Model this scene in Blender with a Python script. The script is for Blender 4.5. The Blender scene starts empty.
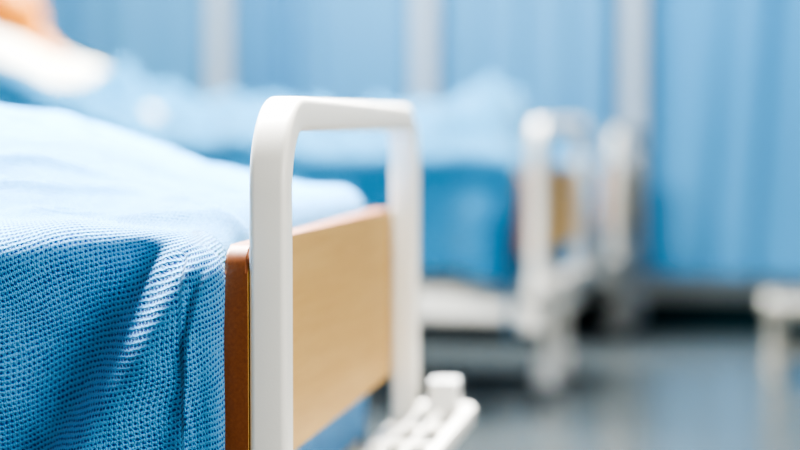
import bpy, bmesh, math, random
from mathutils import Vector, Matrix, noise
random.seed(4)
scn = bpy.context.scene
scn.view_settings.view_transform = 'AgX'
try: scn.view_settings.look = 'AgX - High Contrast'
except Exception: pass
scn.view_settings.exposure = 0.6
C = scn.collection
F = 1889.0
CZ = 0.82

def lin(c):
    return tuple(((v/255)/12.92 if v/255 <= .04045 else ((v/255+.055)/1.055)**2.4) for v in c)+(1,)

# ---------------------------------------------------------------- materials
def mat(name, col, rough=.5, spec=.5, noise_amt=0.0, nscale=20, bump=0.0, bscale=200, sheen=0, trans=0, coat=0, metal=0):
    m = bpy.data.materials.new(name); m.use_nodes = True
    nt = m.node_tree; b = nt.nodes['Principled BSDF']
    b.inputs['Base Color'].default_value = lin(col)
    b.inputs['Roughness'].default_value = rough
    b.inputs['Specular IOR Level'].default_value = spec
    b.inputs['Metallic'].default_value = metal
    b.inputs['Coat Weight'].default_value = coat
    b.inputs['Sheen Weight'].default_value = sheen
    tc = nt.nodes.new('ShaderNodeTexCoord')
    n = nt.nodes.new('ShaderNodeTexNoise'); n.inputs['Scale'].default_value = nscale
    n.inputs['Detail'].default_value = 4
    nt.links.new(tc.outputs['Object'], n.inputs['Vector'])
    mx = nt.nodes.new('ShaderNodeMix'); mx.data_type = 'RGBA'
    c = lin(col)
    k = 1-noise_amt
    mx.inputs[6].default_value = (c[0]*k, c[1]*k, c[2]*k, 1)
    mx.inputs[7].default_value = c
    nt.links.new(n.outputs['Fac'], mx.inputs[0])
    nt.links.new(mx.outputs[2], b.inputs['Base Color'])
    if bump:
        n2 = nt.nodes.new('ShaderNodeTexNoise'); n2.inputs['Scale'].default_value = bscale
        nt.links.new(tc.outputs['Object'], n2.inputs['Vector'])
        bp = nt.nodes.new('ShaderNodeBump'); bp.inputs['Strength'].default_value = bump
        bp.inputs['Distance'].default_value = .002
        nt.links.new(n2.outputs['Fac'], bp.inputs['Height'])
        nt.links.new(bp.outputs['Normal'], b.inputs['Normal'])
    if trans:
        t = nt.nodes.new('ShaderNodeBsdfTranslucent'); nt.links.new(mx.outputs[2], t.inputs['Color'])
        ms = nt.nodes.new('ShaderNodeMixShader'); ms.inputs[0].default_value = trans
        nt.links.new(b.outputs[0], ms.inputs[1]); nt.links.new(t.outputs[0], ms.inputs[2])
        nt.links.new(ms.outputs[0], nt.nodes['Material Output'].inputs['Surface'])
    return m

M_white = mat('white_paint', (226, 223, 214), .42, .45, .03, 8, .05, 400)
M_white3 = mat('shaded_white_paint', (164, 164, 158), .5, .4, .03, 8, .05, 400)  # same white paint, dimmed so the third bed looks shaded
M_plastic = mat('white_plastic', (214, 214, 210), .45, .45, .03, 10)
M_stool = mat('stool_paint', (150, 148, 138), .55, .4, .03, 10)
M_grey = mat('grey_rubber', (110, 115, 118), .6, .4, .1, 30)
M_matt = mat('mattress_cover', (70, 130, 175), .6, .3, .05, 20)
M_pillow = mat('pillow_cotton', (216, 211, 198), .8, .2, .03, 20, .2, 300)
M_gown = mat('gown_cotton', (210, 205, 192), .85, .2, .04, 20, .2, 300)
M_skin = mat('skin', (202, 126, 36), .5, .3, .08, 30)
M_hair = mat('hair', (176, 100, 22), .6, .3, .3, 60)
M_eye = mat('eye', (240, 240, 240), .2)
M_iris = mat('iris', (60, 70, 80), .2)
M_lip = mat('lip', (190, 95, 90), .5)
M_curt = mat('curtain_cloth', (96, 160, 200), .8, .2, .10, 1.6, .1, 300, trans=.2)
M_curt2 = mat('curtain_cloth_light_tone', (84, 158, 205), .8, .2, .10, 1.6, .1, 300, trans=.2)  # same cloth; the right curtain's lighting difference is put into its colour
M_wall = mat('wall_paint', (180, 194, 204), .7, .3, .03, 2)
M_post = mat('post_paint', (156, 170, 182), .5, .4, .03, 5)
M_trim = mat('trim_paint', (206, 210, 206), .5, .4, .03, 5)
M_shade_band = mat('shade_band', (2, 28, 32), .9, .1, .1, 5)  # near-black teal stands in for the shadow line below the curtains

def floor_mat():
    m = mat('floor_vinyl', (68, 74, 75), .26, .5, .10, 3)
    nt = m.node_tree; b = nt.nodes['Principled BSDF']
    tc = nt.nodes['Texture Coordinate']
    n = nt.nodes.new('ShaderNodeTexNoise'); n.inputs['Scale'].default_value = 2.5
    nt.links.new(tc.outputs['Object'], n.inputs['Vector'])
    mr = nt.nodes.new('ShaderNodeMapRange'); mr.inputs[3].default_value = .10; mr.inputs[4].default_value = .24
    nt.links.new(n.outputs['Fac'], mr.inputs[0]); nt.links.new(mr.outputs[0], b.inputs['Roughness'])
    b.inputs['Specular IOR Level'].default_value = .34
    return m
M_floor = floor_mat()

def wood_mat(name, c1, c2, scale=(60, 4, 60)):
    m = bpy.data.materials.new(name); m.use_nodes = True
    nt = m.node_tree; b = nt.nodes['Principled BSDF']; b.inputs['Roughness'].default_value = .5
    b.inputs['Specular IOR Level'].default_value = .3
    tc = nt.nodes.new('ShaderNodeTexCoord'); mp = nt.nodes.new('ShaderNodeMapping')
    mp.inputs['Scale'].default_value = scale
    nt.links.new(tc.outputs['Object'], mp.inputs[0])
    n = nt.nodes.new('ShaderNodeTexNoise'); n.inputs['Scale'].default_value = 1.4; n.inputs['Detail'].default_value = 6
    n.inputs['Distortion'].default_value = .6
    nt.links.new(mp.outputs[0], n.inputs['Vector'])
    r = nt.nodes.new('ShaderNodeValToRGB')
    r.color_ramp.elements[0].position = .25; r.color_ramp.elements[0].color = lin(c1)
    r.color_ramp.elements[1].position = .75; r.color_ramp.elements[1].color = lin(c2)
    nt.links.new(n.outputs['Fac'], r.inputs[0]); nt.links.new(r.outputs[0], b.inputs['Base Color'])
    return m
M_beech = wood_mat('beech_laminate', (188, 148, 84), (202, 165, 100), (50, 3.5, 50))
M_edge = wood_mat('brown_edge_band', (112, 62, 32), (130, 76, 40), (200, 200, 200))

def blanket_mat(name, yarn, holec):
    m = bpy.data.materials.new(name); m.use_nodes = True
    nt = m.node_tree; b = nt.nodes['Principled BSDF']; L = nt.links
    b.inputs['Roughness'].default_value = .8; b.inputs['Specular IOR Level'].default_value = .15
    b.inputs['Sheen Weight'].default_value = .2; b.inputs['Sheen Roughness'].default_value = .25
    uv = nt.nodes.new('ShaderNodeTexCoord')
    def warp(src, scale, amt):
        nz = nt.nodes.new('ShaderNodeTexNoise'); nz.inputs['Scale'].default_value = scale; nz.inputs['Detail'].default_value = 2
        L.new(uv.outputs['UV'], nz.inputs['Vector'])
        sub = nt.nodes.new('ShaderNodeVectorMath'); sub.operation = 'SUBTRACT'; sub.inputs[1].default_value = (.5, .5, .5)
        L.new(nz.outputs['Color'], sub.inputs[0])
        sc = nt.nodes.new('ShaderNodeVectorMath'); sc.operation = 'SCALE'; sc.inputs['Scale'].default_value = amt
        L.new(sub.outputs[0], sc.inputs[0])
        ad = nt.nodes.new('ShaderNodeVectorMath'); ad.operation = 'ADD'
        L.new(src, ad.inputs[0]); L.new(sc.outputs[0], ad.inputs[1])
        return ad.outputs[0]
    w = warp(warp(uv.outputs['UV'], 5.0, .045), 210, .0026)
    sp = nt.nodes.new('ShaderNodeSeparateXYZ'); L.new(w, sp.inputs[0])
    def M(op, a, bb=None, c=None):
        n = nt.nodes.new('ShaderNodeMath'); n.operation = op
        for i, v in enumerate((a, bb, c)):
            if v is None: continue
            if isinstance(v, (int, float)): n.inputs[i].default_value = v
            else: L.new(v, n.inputs[i])
        return n.outputs[0]
    ca, sa = math.cos(.36), math.sin(.36)
    X = M('SUBTRACT', M('MULTIPLY', sp.outputs['X'], ca), M('MULTIPLY', sp.outputs['Y'], sa))
    Y = M('ADD', M('MULTIPLY', sp.outputs['X'], sa), M('MULTIPLY', sp.outputs['Y'], ca))
    P = .0048
    v = M('DIVIDE', Y, P*1.14)
    row = M('FLOOR', v)
    off = M('MULTIPLY', M('FLOORED_MODULO', row, 2.0), .5)
    u = M('ADD', M('DIVIDE', X, P*.95), off)
    su = M('ABSOLUTE', M('SINE', M('MULTIPLY', u, math.pi)))
    sv = M('ABSOLUTE', M('SINE', M('MULTIPLY', v, math.pi)))
    h = M('MULTIPLY', M('ADD', M('MULTIPLY', su, .62), .38), M('POWER', sv, 1.3))
    fz = nt.nodes.new('ShaderNodeTexNoise'); fz.inputs['Scale'].default_value = 520; fz.inputs['Detail'].default_value = 5
    L.new(uv.outputs['UV'], fz.inputs['Vector'])
    lg = nt.nodes.new('ShaderNodeTexNoise'); lg.inputs['Scale'].default_value = 40; lg.inputs['Detail'].default_value = 2
    L.new(uv.outputs['UV'], lg.inputs['Vector'])
    th = M('SINE', M('ADD', M('MULTIPLY', v, math.pi*2), M('MULTIPLY', u, math.pi*4)))
    hn = M('ADD', M('ADD', h, M('MULTIPLY', M('SUBTRACT', fz.outputs['Fac'], .5), 1.4)), M('MULTIPLY', M('SUBTRACT', lg.outputs['Fac'], .5), .4))
    hole = nt.nodes.new('ShaderNodeMapRange'); hole.interpolation_type = 'SMOOTHSTEP'
    hole.inputs[1].default_value = .44; hole.inputs[2].default_value = .98
    L.new(hn, hole.inputs[0])
    cm = nt.nodes.new('ShaderNodeMix'); cm.data_type = 'RGBA'
    cm.inputs[6].default_value = lin(yarn); cm.inputs[7].default_value = lin(holec)
    L.new(hole.outputs[0], cm.inputs[0]); L.new(cm.outputs[2], b.inputs['Base Color'])
    hh = M('ADD', M('MULTIPLY', h, -1.0), M('ADD', M('MULTIPLY', fz.outputs['Fac'], .9), M('MULTIPLY', th, .14)))
    bp = nt.nodes.new('ShaderNodeBump'); bp.inputs['Strength'].default_value = 1.0; bp.inputs['Distance'].default_value = .0022
    L.new(hh, bp.inputs['Height']); L.new(bp.outputs['Normal'], b.inputs['Normal'])
    return m
M_blanket = blanket_mat('cellular_cotton_blanket', (86, 164, 216), (4, 56, 132))
M_blanket2 = blanket_mat('cellular_cotton_blanket_shaded', (52, 138, 180), (2, 66, 114))  # same knit; shade on the rear beds' hanging sides put into deeper colours

# ---------------------------------------------------------------- helpers
def finish(bm, name, mats, smooth=True, angle=35):
    me = bpy.data.meshes.new(name)
    bmesh.ops.recalc_face_normals(bm, faces=bm.faces)
    bm.to_mesh(me); bm.free()
    for m in mats: me.materials.append(m)
    ob = bpy.data.objects.new(name, me); C.objects.link(ob)
    if smooth:
        for p in me.polygons: p.use_smooth = True
        try: me.set_sharp_from_angle(angle=math.radians(angle))
        except Exception: pass
    return ob

def add_box(bm, x0, x1, y0, y1, z0, z1, bev=.004, seg=2, mi=0):
    r = bmesh.ops.create_cube(bm, size=1)
    vs = r['verts']
    for v in vs:
        v.co = Vector((x0+(v.co.x+.5)*(x1-x0), y0+(v.co.y+.5)*(y1-y0), z0+(v.co.z+.5)*(z1-z0)))
    es = list({e for v in vs for e in v.link_edges})
    if bev: 
        bmesh.ops.bevel(bm, geom=es, offset=bev, segments=seg, affect='EDGES', profile=.5)

def add_cyl(bm, p0, p1, r, seg=24, bev=0, r2=None):
    p0, p1 = Vector(p0), Vector(p1); d = p1-p0
    res = bmesh.ops.create_cone(bm, cap_ends=True, segments=seg, radius1=r, radius2=r if r2 is None else r2, depth=d.length)
    q = d.to_track_quat('Z', 'Y').to_matrix().to_4x4(); q.translation = (p0+p1)/2
    bmesh.ops.transform(bm, matrix=q, verts=res['verts'])
    if bev:
        es = [e for e in {e for v in res['verts'] for e in v.link_edges} if any(len(f.verts) > 4 for f in e.link_faces)]
        bmesh.ops.bevel(bm, geom=es, offset=bev, segments=3, affect='EDGES')

def rrect(w, h, r, n=5):
    pts = []
    for cx, cy, a0 in ((w/2-r, h/2-r, 0), (-w/2+r, h/2-r, 90), (-w/2+r, -h/2+r, 180), (w/2-r, -h/2+r, 270)):
        for i in range(n+1):
            a = math.radians(a0+90*i/n); pts.append((cx+r*math.cos(a), cy+r*math.sin(a)))
    return pts

def sweep(bm, path, prof, fixed, closed=False):
    fixed = Vector(fixed); n = len(path); rings = []
    path = [Vector(p) for p in path]
    for i, p in enumerate(path):
        if closed: t = (path[(i+1) % n]-path[i-1])
        else: t = path[min(i+1, n-1)]-path[max(i-1, 0)]
        t.normalize(); nn = fixed.cross(t)
        rings.append([bm.verts.new(p+fixed*a+nn*b) for a, b in prof])
    m = len(prof)
    for i in range(n if closed else n-1):
        A, B = rings[i], rings[(i+1) % n]
        for j in range(m): bm.faces.new((A[j], A[(j+1) % m], B[(j+1) % m], B[j]))
    if not closed:
        bm.faces.new(rings[0][::-1]); bm.faces.new(rings[-1])

def arc(cx, cy, r, a0, a1, n=12):
    return [(cx+r*math.cos(math.radians(a0+(a1-a0)*i/n)), cy+r*math.sin(math.radians(a0+(a1-a0)*i/n))) for i in range(n+1)]

def parent(ch, pa):
    ch.parent = pa

# ---------------------------------------------------------------- bed parts (local: foot frame at x=0, head toward -x, y 0..0.9)
W = .9
def end_frame(name, x, top, bot):
    bm = bmesh.new(); R = .08; zt = top-.018
    pts = [(0, bot), (0, bot+.1), (0, zt-R-.1)]+[(p[0], p[1]) for p in arc(R, zt-R, R, 180, 90)]
    pts += [(W/2, zt)]+[(p[0], p[1]) for p in arc(W-R, zt-R, R, 90, 0)]+[(W, zt-R-.1), (W, bot+.1), (W, bot)]
    sweep(bm, [(x, a, b) for a, b in pts], rrect(.040, .037, .0075, 6), (1, 0, 0))
    return finish(bm, name, [M_white], angle=60)

def panel(name, x0, x1, z0, z1, y0=-.018, y1=W+.018):
    bm = bmesh.new(); r = .028
    out = arc(y0+r, z0+r, r, 180, 270, 8)+arc(y1-r, z0+r, r, 270, 360, 8)+arc(y1-r, z1-r, r, 0, 90, 8)+arc(y0+r, z1-r, r, 90, 180, 8)
    A = [bm.verts.new((x0, a, b)) for a, b in out]; B = [bm.verts.new((x1, a, b)) for a, b in out]
    fa = bm.faces.new(A); fb = bm.faces.new(B)
    n = len(out)
    side = [bm.faces.new((A[i], A[(i+1) % n], B[(i+1) % n], B[i])) for i in range(n)]
    for f in side: f.material_index = 1
    es = [e for f in (fa, fb) for e in f.edges]
    bmesh.ops.bevel(bm, geom=es, offset=.003, segments=3, affect='EDGES', material=1)
    return finish(bm, name, [M_beech, M_edge], angle=30)

LY = (.33, .62)
LX = (-.02, -2.10)
def build_bed():
    root = bpy.data.objects.new('hospital_bed', None); C.objects.link(root)
    root.empty_display_size = .2
    parts = []
    def P(o, pa=root): parent(o, pa); parts.append(o); return o
    ff = P(end_frame('footboard', 0, .853, .36)); ff['label'] = 'white painted tubular arch of the bed foot'
    pn = P(panel('panel', -.0455, -.0205, .45, .699), ff); pn['label'] = 'pale beech panel with brown edge banding'
    hf = P(end_frame('headboard', -2.14, 1.0, .36))
    P(panel('panel', -2.1195, -2.0945, .62, .86), hf)
    bm = bmesh.new(); add_box(bm, -2.04, -.12, .06, .84, .475, .515, .008)
    for k in range(7): add_box(bm, -1.9+k*.28, -1.86+k*.28, .1, .8, .45, .474, .004)
    P(finish(bm, 'mattress_platform', [M_plastic]))
    bm = bmesh.new()
    add_box(bm, -.03, .025, -.02, .92, .335, .372, .006, 3)
    add_box(bm, -2.17, -2.105, -.02, .92, .34, .40, .01, 3)
    for y in (.012, .838): add_box(bm, -2.12, -.03, y, y+.04, .262, .325, .012, 3)
    for y in (.05, .80): add_box(bm, -2.12, -.06, y, y+.05, .326, .36, .006)
    for x in (-.5, -1.65): add_box(bm, x-.08, x+.08, .09, .81, .335, .38, .006)
    for x in (-.5, -1.65):
        add_box(bm, x-.05, x+.05, .38, .52, .375, .452, .004)
    for x in LX:
        add_box(bm, x-.035, x+.025, .02, .88, .235, .30, .012, 3)
        for y in LY: add_box(bm, x-.025, x+.02, y-.02, y+.02, .29, .345, .004)
    P(finish(bm, 'base_frame', [M_white]))
    for x in LX:
        for y in LY:
            bm = bmesh.new()
            add_box(bm, x-.018, x+.018, y-.018, y+.018, .13, .24, .006)
            add_cyl(bm, (x, y, .10), (x, y, .14), .014, 20, .003)
            leg = P(finish(bm, 'leg', [M_white]))
            bm = bmesh.new()
            add_box(bm, x-.036, x+.03, y-.030, y-.022, .035, .115, .004)
            add_box(bm, x-.036, x+.03, y+.022, y+.030, .035, .115, .004)
            add_box(bm, x-.036, x+.03, y-.030, y+.030, .106, .122, .004)
            cf = P(finish(bm, 'caster', [M_plastic]), leg)
            bm = bmesh.new()
            add_cyl(bm, (x, y-.016, .052), (x, y+.016, .052), .0515, 36, .008)
            add_cyl(bm, (x, y-.028, .052), (x, y+.028, .052), .012, 16)
            w = P(finish(bm, 'wheel', [M_grey]), leg)
    return root, parts

def build_rack(root):
    bm = bmesh.new(); r = .028; x1 = .096; y0, y1 = -.03, W+.03
    pts = [(0, y0), ]+arc(x1-r, y0+r, r, 270, 360, 8)+arc(x1-r, y1-r, r, 0, 90, 8)+[(0, y1)]
    sweep(bm, [(a, b, .390) for a, b in pts], rrect(.026, .018, .004, 4), (0, 0, 1))
    for x in (.024, .056): add_box(bm, x-.005, x+.005, -.02, .92, .385, .400, .003)
    for y in (.10, .28, .45, .60, .74): add_box(bm, 0.0, .09, y-.011, y+.011, .382, .396, .002)
    o = finish(bm, 'foot_rack', [M_white], angle=50); parent(o, root); ALLP.append(o)
    for y in (.0, .86):
        bm = bmesh.new(); add_box(bm, .040, .084, y-.003, y+.043, .376, .446, .0025, 1)
        o = finish(bm, 'rail_socket', [M_plastic], smooth=False); o['label'] = 'white plastic square corner block'
        parent(o, root); ALLP.append(o)

def copy_tree(root):
    new = root.copy(); C.objects.link(new)
    mp = {root: new}
    def rec(o):
        for ch in [c for c in ALLP if c.parent == o]:
            n = ch.copy(); C.objects.link(n); n.parent = mp[o]; mp[ch] = n; rec(ch)
    rec(root)
    return new, mp

def bed_matrix(xn, yn, xf, yf):
    d = Vector((xf-xn, yf-yn)); ang = math.atan2(-d.x, d.y)
    return Matrix.Translation((xn, yn, 0)) @ Matrix.Rotation(ang, 4, 'Z')
MB = [bed_matrix(-.4365, 1.9, -.4365, 2.8),
      bed_matrix(-.464, 5.4, -.386, 6.3) @ Matrix.Diagonal((1, 1, .99, 1)),
      bed_matrix(-.316, 7.06, -.268, 7.96) @ Matrix.Diagonal((1, 1, .955, 1))]
bed1, ALLP = build_bed()
bed2, _ = copy_tree(bed1)
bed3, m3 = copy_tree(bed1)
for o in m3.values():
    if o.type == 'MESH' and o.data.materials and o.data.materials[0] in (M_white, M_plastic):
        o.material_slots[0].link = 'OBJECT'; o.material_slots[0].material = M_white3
build_rack(bed1)
for b, m, l in zip((bed1, bed2, bed3), MB, (
        'white tubular hospital bed with pale beech footboard panel and blue blanket',
        'white hospital bed on casters carrying a reclining patient',
        'white hospital bed on casters standing beside the blue curtains')):
    b.matrix_world = m; b['label'] = l; b['category'] = 'hospital bed'; b['group'] = 'row of hospital beds'

def sstep(a, b, x):
    t = max(0, min(1, (x-a)/(b-a))); return t*t*(3-2*t)
def interp(tab, s):
    if s <= tab[0][0]: return tab[0][1]
    for (a, va), (b, vb) in zip(tab, tab[1:]):
        if s <= b:
            t = (s-a)/(b-a); t = t*t*(3-2*t); return va+(vb-va)*t
    return tab[-1][1]
SL = .50; S1 = 1.27; MT = .6985
def slope(s): return max(0, s-S1)*SL

def mattress(raise_back, M, label):
    bm = bmesh.new(); n = 60
    prof = rrect(.84, .18, .035, 5)
    rings = []
    a0 = .076
    for i in range(n+1):
        s = a0+(2.04-a0)*i/n
        k = 1-.03*((1-sstep(0, .03, (s-a0)))+(1-sstep(0, .03, 2.04-s)))
        dz = slope(s) if raise_back else 0
        rings.append([bm.verts.new((-s, .45+a*k, MT-.09+b*k+dz)) for a, b in prof])
    m = len(prof)
    for i in range(n):
        for j in range(m):
            bm.faces.new((rings[i][j], rings[i][(j+1) % m], rings[i+1][(j+1) % m], rings[i+1][j]))
    bm.faces.new(rings[0]); bm.faces.new(rings[-1])
    o = finish(bm, 'mattress', [M_matt], angle=50); o.matrix_world = M
    o['label'] = label; o['category'] = 'mattress'; o['group'] = 'hospital mattresses'
    return o
mattress(False, MB[0], 'blue covered hospital mattress under a blue blanket')
mattress(True, MB[1], 'blue covered mattress with raised back under the patient')
mattress(False, MB[2], 'blue covered hospital mattress under a blue blanket')
bm = bmesh.new()
vs = [(S1, .5155), (2.03, .5155), (2.03, .5155+(2.03-S1)*SL-.004)]
A = [bm.verts.new((-s, .1, z)) for s, z in vs]; B = [bm.verts.new((-s, .8, z)) for s, z in vs]
bm.faces.new(A); bm.faces.new(B)
for i in range(3): bm.faces.new((A[i], A[(i+1) % 3], B[(i+1) % 3], B[i]))
o = finish(bm, 'backrest', [M_plastic], smooth=False); parent(o, bed2)

# ---------------------------------------------------------------- blankets
def ticks(a, b, fine, coarse, f0, f1):
    out = [a]
    while out[-1] < b-1e-6:
        x = out[-1]; out.append(min(b, x+(fine if f0 <= x < f1 else coarse)))
    return out
def blanket(M, hump, side, fine, coarse, smax, label, m, seed=0, hang=.40, foot=.40, rough=1.0, wavy=0, stretch=0, overlap=0):
    R = .045; S0 = .092; Y0, Y1 = .05, .85; ZT = .735
    bm = bmesh.new(); uvl = bm.loops.layers.uv.new('UVMap')
    TA = ticks(S0-foot, smax, fine, coarse, -1, .5); TB = ticks(Y0-hang, Y1+hang, fine, coarse, -1, .3)
    V = []; UV = {}
    for a0 in TA:
        row = []
        for b in TB:
            a = a0+max(0, a0-1.15)*stretch*sstep(.14, .03, b)
            ea = max(0, S0-a); eb = Y0-b if b < Y0 else (b-Y1 if b > Y1 else 0)
            sg = -1 if b < Y0 else 1
            s = max(a, S0); y = min(max(b, Y0), Y1)
            if wavy and eb > 0: eb *= 1+wavy*(noise.noise(Vector((a*3.1, sg*2, seed)))+.5*math.sin(a*6.5+seed))
            e = math.hypot(ea, eb)
            uvc = (a, b)
            z = ZT+hump(s, y)
            nz = noise.noise(Vector((a*5, b*5, seed)))*.016+noise.noise(Vector((a*12+b*5, b*13, seed+5)))*.007
            cr = 1-abs(noise.noise(Vector((a*9+3*b, b*10, seed+11))))*2
            nz += .008*max(0, cr-.55)*2
            edge = sstep(0, .16, min(b-Y0, Y1-b)+.05) * sstep(0, .1, a-S0+.03)
            z += max(-.010, nz*rough)*max(0, edge)
            if e > 0:
                ds, dy = ea/e, eb/e
                f4 = (ds**4+dy**4)**-.25
                if e < R*math.pi/2:
                    th = e/R; g = R*math.sin(th); h = R*(1-math.cos(th)); ep = 0
                else:
                    ep = e-R*math.pi/2; g = R+.02*min(ep, .3)*dy; h = R+ep*.99
                gy = g*dy*f4+side(a, e, ep, sg)*sstep(0, .5, dy)
                s = s-min(g, .045)*ds*f4*.8; y = y+sg*gy; z -= h
                if s < .055: s = .055
                if overlap and sg < 0 and y < -.012:
                    s -= overlap*sstep(-.012, -.032, y)*sstep(.17, .06, s)
                if ea > 0 and eb > 0 and sg < 0:
                    uvc = (s-.06*(1-dy), Y0-e)
            row.append(bm.verts.new((-s, y, z))); UV[row[-1]] = uvc
        V.append(row)
    for i in range(len(TA)-1):
        for j in range(len(TB)-1):
            f = bm.faces.new((V[i][j], V[i+1][j], V[i+1][j+1], V[i][j+1]))
            for l in f.loops: l[uvl].uv = UV[l.vert]
    o = finish(bm, 'blanket', [m], angle=180); o.matrix_world = M
    o['label'] = label; o['category'] = 'blanket'; o['group'] = 'blue hospital blankets'
    return o

def side_generic(ph):
    def f(a, e, ep, sg):
        n = noise.noise(Vector((a*5, e*4, ph)))*.04*sstep(0, .1, ep)
        return max(0, .034*sstep(0, .16, ep)*(1+math.sin(a*26+ph+2.4*math.sin(a*9)+e*2))+n)
    return f
def side1(a, e, ep, sg):
    if sg > 0: return .01*sstep(0, .1, ep)*(1+math.sin(a*30))
    k = sstep(-.03, .07, e)
    la = .122+.52*(e-.04)                  # valley line position along the bed
    d = la-a                               # + toward the foot
    r = .048+.026*math.exp(-((d-.05)/.09)**2) + .040*sstep(-.05, -.17, d)
    wl = .060 if d < 0 else .034
    r -= .064*math.exp(-(d/wl)**2)*sstep(-.02, .06, e)
    d2 = (.050+.26*e)-a
    c = -.012*math.exp(-(d2/(.024 if d2 < 0 else .012))**2)*sstep(.01, .08, e)
    n = noise.noise(Vector((a*9+e*9, e*4, 3.3)))*.009*k
    n += noise.noise(Vector((a*28+e*20, e*9, 1.3)))*.0025*k
    return max(-.004, k*r+c+n)

def hump1(s, y):
    h = (.085*sstep(.12, .42, s)+.055*sstep(.35, .9, s))*math.exp(-(abs(y-.53)/.37)**4)
    h += .016*math.sin(s*18+y*9)*sstep(.2, .4, s)*math.exp(-((y-.45)/.3)**4)
    h -= .010*math.exp(-((s-.09)/.10)**2)*math.exp(-((y-.05)/.12)**2)
    h -= .014*math.exp(-((y-.05)/.13)**2)
    d = (s-.20)*.5+(y-.06)*.8
    h += (.012*math.exp(-(d/.02)**2)*sstep(.02, .1, y)*sstep(.35, .2, s)) if s < .35 else 0
    return h
T2 = [(.09, .05), (.14, .17), (.21, .215), (.30, .20), (.42, .145), (.55, .125), (.75, .15), (.95, .155), (1.2, .17), (1.6, .19)]
def hump2(s, y):
    w = .30+.12*sstep(.55, 1.0, s)
    f = math.exp(-(abs(y-.45)/w)**2.2)
    h = interp(T2, s)*f + slope(s)
    h += .026*math.sin(s*15+y*14)*f+.016*math.sin(s*37-y*17)*f
    return h
def hump3(s, y):
    return .05*math.exp(-(abs(y-.45)/.25)**4)*sstep(.12, .3, s)
blanket(MB[0], hump1, side1, .0035, .012, 1.42, 'light blue cellular knit cotton blanket draped over the mattress edge', M_blanket, overlap=.016)
blanket(MB[1], hump2, side_generic(1), .012, .014, 1.46, 'light blue blanket covering the legs of the reclining patient', M_blanket2, 3, hang=.41, rough=2.6, wavy=.16, stretch=1.0)
blanket(MB[2], hump3, side_generic(2), .014, .014, 1.42, 'blue blanket hanging over the side of the bed', M_blanket2, 7, hang=.38, wavy=.1)

# ---------------------------------------------------------------- pillows
def pillow(M, loc, rot, size, label):
    bm = bmesh.new(); n = 24; top = []; 
    def pt(u, v, sgn):
        k = (max(0, 1-abs(u)**2.6)*max(0, 1-abs(v)**2.6))**.45
        px = u*(1-.05*(1-abs(v))); py = v*(1-.05*(1-abs(u)))
        w = 1+.08*noise.noise(Vector((u*2, v*2, sgn)))
        return Vector((px*size[0]/2, py*size[1]/2, sgn*k*size[2]/2*w))
    G = {}
    for sgn in (1, -1):
        for i in range(n+1):
            for j in range(n+1):
                u, v = -1+2*i/n, -1+2*j/n
                if sgn < 0 and (i in (0, n) or j in (0, n)): G[sgn, i, j] = G[1, i, j]
                else: G[sgn, i, j] = bm.verts.new(pt(u, v, sgn))
        for i in range(n):
            for j in range(n):
                bm.faces.new((G[sgn, i, j], G[sgn, i+1, j], G[sgn, i+1, j+1], G[sgn, i, j+1]))
    o = finish(bm, 'pillow', [M_pillow], angle=180)
    o.matrix_world = M @ Matrix.Translation(loc) @ Matrix.Rotation(rot, 4, 'Y')
    o['label'] = label; o['category'] = 'pillow'
    o['group'] = 'white pillows'
    return o
ang = math.atan(SL)
pillow(MB[1], (-1.77, .44, MT+slope(1.77)+.083), ang, (.52, .76, .15), 'plump white pillow behind the patient\'s head')
pillow(MB[0], (-1.78, .45, MT+.073), 0, (.42, .66, .13), 'plump white pillow lying on the mattress')
pillow(MB[2], (-1.78, .45, MT+.073), 0, (.38, .66, .13), 'plump white pillow lying on the mattress')

# ---------------------------------------------------------------- patient
def blob(name, chains, m, voxel, smooth=6):
    bm = bmesh.new()
    for ch in chains:
        for (p, r), (q, r2) in zip(ch, ch[1:]):
            p, q = Vector(p), Vector(q); L = (q-p).length
            n = max(1, int(L/(min(r, r2)*.4)))
            for k in range(n+1):
                t = k/n
                bmesh.ops.create_icosphere(bm, subdivisions=2, radius=r+(r2-r)*t, matrix=Matrix.Translation(p.lerp(q, t)))
    ob = finish(bm, name, [m])
    md = ob.modifiers.new('r', 'REMESH'); md.mode = 'VOXEL'; md.voxel_size = voxel; md.use_smooth_shade = True
    sm = ob.modifiers.new('s', 'SMOOTH'); sm.iterations = smooth; sm.factor = .5
    dg = bpy.context.evaluated_depsgraph_get()
    me = bpy.data.meshes.new_from_object(ob.evaluated_get(dg))
    ob.modifiers.clear(); ob.data = me
    if not me.materials: me.materials.append(m)
    for p in me.polygons: p.use_smooth = True
    return ob

def P3(s, y, h):
    s = s+.165*sstep(.3, 1.0, s)
    return (-s, .45+y, MT+slope(s)+h)
HC = Vector(P3(1.68, 0, .235)); up = Vector((-.72, 0, .69)); fw = Vector((.69, 0, .72)); sd = Vector((0, 1, 0))
def H(a, b, c): return tuple(HC+up*a+fw*b+sd*c)
body = []
body.append([(H(.035, -.01, 0), .088), (H(0.03, .005, 0), .085), (H(-.03, .02, 0), .068), (H(-.085, .035, 0), .04)])
body.append([(H(0, .085, 0), .012), (H(-.028, .108, 0), .015)])
for s_ in (-1, 1):
    body.append([(H(.01, -.005, s_*.083), .016), (H(-.02, 0, s_*.084), .011)])
    body.append([(H(.028, .062, s_*.03), .02), (H(-.025, .055, s_*.04), .02)])
body.append([(H(-.055, .082, -.018), .009), (H(-.055, .088, 0), .010), (H(-.055, .082, .018), .009)])
body.append([(H(-.05, -.01, 0), .052), (P3(1.50, 0, .11), .055)])
for y in (-.1, 0, .1):
    body.append([(P3(1.45, y*1.15, .095), .075), (P3(1.30, y*.9, .10), .085), (P3(1.12, y*.8, .095), .078), (P3(1.0, y, .09), .08)])
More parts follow.
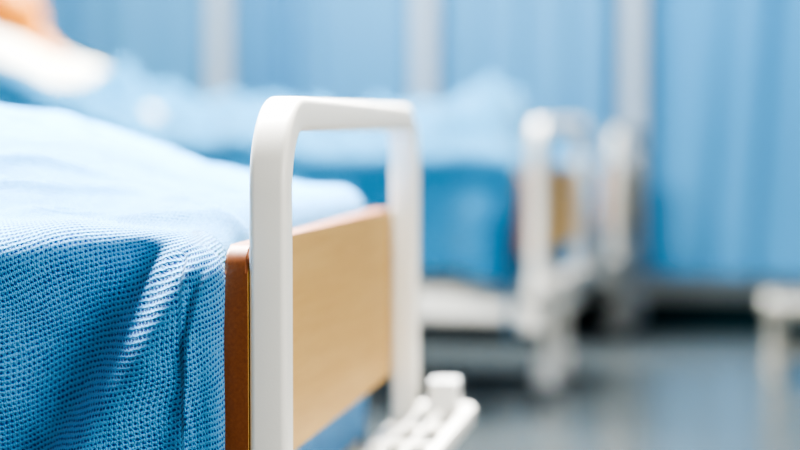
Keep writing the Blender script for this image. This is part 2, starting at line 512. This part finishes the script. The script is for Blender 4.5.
for s_ in (-1, 1):
    body.append([(P3(1.46, s_*.15, .1), .055), (P3(1.42, s_*.19, .08), .05), (P3(1.16, s_*.25, .045), .036), (P3(.93, s_*.24, .04), .025), (P3(.88, s_*.24, .04), .028), (P3(.84, s_*.24, .037), .024)])
    for k, (dy, ln) in enumerate(((-.028, .062), (-.01, .075), (.009, .07), (.026, .055))):
        body.append([(P3(.85, s_*.24+dy, .037), .010), (P3(.85-ln*.55, s_*.24+dy*1.15, .037), .009), (P3(.85-ln, s_*.24+dy*1.2, .025), .008)])
    body.append([(P3(.90, s_*.24-s_*.02, .037), .012), (P3(.86, s_*.24-s_*.05, .037), .010), (P3(.835, s_*.24-s_*.055, .03), .009)])
    body.append([(P3(1.0, s_*.09, .085), .075), (P3(.62, s_*.10, .065), .052), (P3(.55, s_*.10, .058), .048), (P3(.24, s_*.10, .04), .033), (P3(.205, s_*.10, .045), .035)])
    body.append([(P3(.21, s_*.10, .045), .033), (P3(.20, s_*.105, .12), .026), (P3(.20, s_*.11, .15), .016)])
person = blob('person', body, M_skin, .008, 4)
person.matrix_world = MB[1]
person['label'] = 'person with ginger hair in a white gown reclining in bed'; person['category'] = 'person'
gown = []
for y in (-.1, 0, .1):
    gown.append([(P3(1.46, y*1.1, .10), .082), (P3(1.30, y*.9, .103), .092), (P3(1.12, y*.8, .095), .086)])
for s_ in (-1, 1):
    gown.append([(P3(1.46, s_*.14, .105), .065), (P3(1.42, s_*.19, .085), .06), (P3(1.24, s_*.235, .06), .048)])
g = blob('gown', gown, M_gown, .012, 4); parent(g, person); g['label'] = 'white cotton hospital gown'
hair = [[(H(.05, -.03, 0), .088), (H(.0, -.045, 0), .08), (H(-.05, -.045, 0), .055)],
        [(H(.085, .02, -.03), .05), (H(.09, .02, .03), .05)]]
for s_ in (-1, 1): hair.append([(H(.05, 0, s_*.055), .045), (H(-.01, -.03, s_*.062), .035)])
h = blob('hair', hair, M_hair, .008, 3); parent(h, person); h['label'] = 'short ginger hair'
for s_ in (-1, 1):
    bm = bmesh.new(); bmesh.ops.create_icosphere(bm, subdivisions=3, radius=.0125, matrix=Matrix.Translation(H(.006, .077, s_*.031)))
    bmesh.ops.create_icosphere(bm, subdivisions=2, radius=.006, matrix=Matrix.Translation(H(.006, .085, s_*.031)))
    for f in bm.faces:
        if (f.calc_center_median()-Vector(H(.006, .085, s_*.031))).length < .0065: f.material_index = 1
    e = finish(bm, 'eye', [M_eye, M_iris], angle=180); parent(e, person)
bm = bmesh.new()
for k in range(9):
    bmesh.ops.create_icosphere(bm, subdivisions=2, radius=.006*(1-abs(k-4)*.12), matrix=Matrix.Translation(H(-.055, .097-.0006*(k-4)**2, (k-4)*.005)))
e = finish(bm, 'mouth', [M_lip], angle=180); parent(e, person)

# ---------------------------------------------------------------- room
def struct(name, x0, x1, y0, y1, z0, z1, m, bev=0):
    bm = bmesh.new(); add_box(bm, x0, x1, y0, y1, z0, z1, bev)
    o = finish(bm, name, [m], smooth=False); o['kind'] = 'structure'; return o
struct('floor', -3.2, 4.2, -1.5, 8.5, -.1, 0, M_floor)
struct('wall_back', -3.2, 4.2, 8.32, 8.5, 0, 2.9, M_wall)
struct('wall_left', -3.3, -3.2, -1.5, 8.5, 0, 2.9, M_wall)
struct('shade_baseboard_back', -3.2, 4.2, 8.24, 8.32, 0, .08, M_shade_band)  # baseboard coloured dark to paint the shadow at the wall foot
struct('trim_6', -3.2, 4.2, 7.52, 8.24, 0.0, .003, M_shade_band)  # flat dark strip on the floor, painted shadow under the curtains
struct('trim_1', -3.2, 4.2, 8.26, 8.32, .081, .19, M_trim, .005)
struct('trim_5', -3.2, 4.2, 8.10, 8.26, 2.62, 2.66, M_trim, .004)
for k, px in enumerate((215, 427, 636)):
    x = -(700-px)*8.06/F-.008
    struct('trim_%d' % (k+2), x-.046, x+.046, 8.03, 8.09, .003, 2.62, M_post, .006)

def curtain(x0, x1, y, m, label, pitch=.13, amp=.028, seed=0):
    bm = bmesh.new(); nx = int((x1-x0)/.008); nz = 14; V = []
    uvz = [.195+(2.61-.195)*k/nz for k in range(nz+1)]
    for z in uvz:
        row = []
        for i in range(nx+1):
            x = x0+(x1-x0)*i/nx
            ph = 2*math.pi*x/pitch+5.0*noise.noise(Vector((x*2.6, z*.25, seed)))
            A = amp*(.75+1.0*noise.noise(Vector((x*3, z*.4, seed+9))))
            row.append(bm.verts.new((x+.012*math.cos(ph), y+A*math.sin(ph)+.3*A*math.sin(2*ph+1), z)))
        V.append(row)
    for k in range(nz):
        for i in range(nx):
            bm.faces.new((V[k][i], V[k][i+1], V[k+1][i+1], V[k+1][i]))
    o = finish(bm, 'curtain', [m], angle=180)
    o['label'] = label; o['category'] = 'curtain'; o['group'] = 'blue ward curtains'
    return o
curtain(-3.12, -2.145, 8.18, M_curt, 'pale blue pleated ward curtain hanging beside a white post', .22, .036, 1)
curtain(-2.10, -1.225, 8.18, M_curt, 'pale blue pleated ward curtain hanging between white posts', .22, .036, 2)
curtain(-1.185, -.325, 8.18, M_curt, 'pale blue pleated ward curtain hanging between white posts', .20, .036, 3)
curtain(-.27, 1.6, 8.14, M_curt2, 'blue pleated ward curtain with heavy folds, lighting difference in its colour', .24, .037, 6)

st = bpy.data.objects.new('step_stool', None); C.objects.link(st)
st['label'] = 'low white metal step stool with thick legs'; st['category'] = 'step stool'
sx0, sx1, sy0, sy1 = 0, .42, 0, .34
bm = bmesh.new(); add_box(bm, sx0, sx1, sy0, sy1, .205, .265, .018, 4)
o = finish(bm, 'frame', [M_stool]); parent(o, st)
bm = bmesh.new(); add_box(bm, sx0+.03, sx1-.03, sy0+.03, sy1-.03, .2652, .272, .003)
for k in range(8): add_box(bm, sx0+.04, sx1-.04, sy0+.045+k*.031, sy0+.055+k*.031, .272, .275, .001)
o = finish(bm, 'tread', [M_grey]); parent(o, st)
for x in (sx0+.04, sx1-.04):
    for y in (sy0+.04, sy1-.04):
        bm = bmesh.new(); add_cyl(bm, (x, y, .012), (x, y, .21), .022, 20)
        add_cyl(bm, (x, y, 0.0), (x, y, .04), .028, 20, .004)
        o = finish(bm, 'leg', [M_stool]); parent(o, st)
bm = bmesh.new()
for y in (sy0+.04, sy1-.04): add_cyl(bm, (sx0+.04, y, .09), (sx1-.04, y, .09), .014, 16)
for x in (sx0+.04, sx1-.04): add_cyl(bm, (x, sy0+.04, .11), (x, sy1-.04, .11), .014, 16)
o = finish(bm, 'stretcher', [M_stool]); parent(o, st)
st.location = (.21, 6.15, 0)

# ---------------------------------------------------------------- lights
w = bpy.data.worlds.new('World'); scn.world = w; w.use_nodes = True
bg = w.node_tree.nodes['Background']; bg.inputs[0].default_value = (1, 1, .98, 1); bg.inputs[1].default_value = .36
def area(loc, target, sx, sy, e, col=(1, 1, 1), spread=180):
    l = bpy.data.lights.new('added_area_light', 'AREA'); l.shape = 'RECTANGLE'; l.size = sx; l.size_y = sy; l.energy = e; l.color = col  # added soft lamp, no fixture modelled
    l.spread = math.radians(spread)
    o = bpy.data.objects.new('added_area_light', l); C.objects.link(o); o.location = loc
    o.rotation_euler = (Vector(target)-Vector(loc)).to_track_quat('-Z', 'Y').to_euler()
    return o
area((-.9, 3.0, 2.3), (-.9, 2.6, .7), 1.4, 1.2, 330, spread=150)  # added overhead lamp to whiten the near blanket top
area((-1.1, 6.2, 2.4), (-1.1, 5.9, .5), 2.2, .8, 120, spread=120)  # added overhead lamp to brighten the second bed's blanket
area((-1.3, 6.0, 2.8), (-.2, 8.2, 1.0), 1.8, .6, 120)  # added lamp aimed at the curtains to brighten them
area((2.1, .6, 1.7), (-.5, 2.1, .6), 1.2, 1.0, 56, (1, .98, .95))  # added key lamp from camera right to shape the blanket folds

# ---------------------------------------------------------------- camera
cd = bpy.data.cameras.new('Camera'); cam = bpy.data.objects.new('Camera', cd); C.objects.link(cam)
cd.sensor_width = 36; cd.lens = F*36/800; cd.clip_start = .05
cam.location = (0, 0, CZ)
cam.rotation_euler = (math.radians(90)-math.atan(97/F), 0, math.atan(300/F))
cd.dof.use_dof = True; cd.dof.focus_distance = 1.92; cd.dof.aperture_fstop = 1.8
cd.dof.aperture_blades = 0
scn.camera = cam
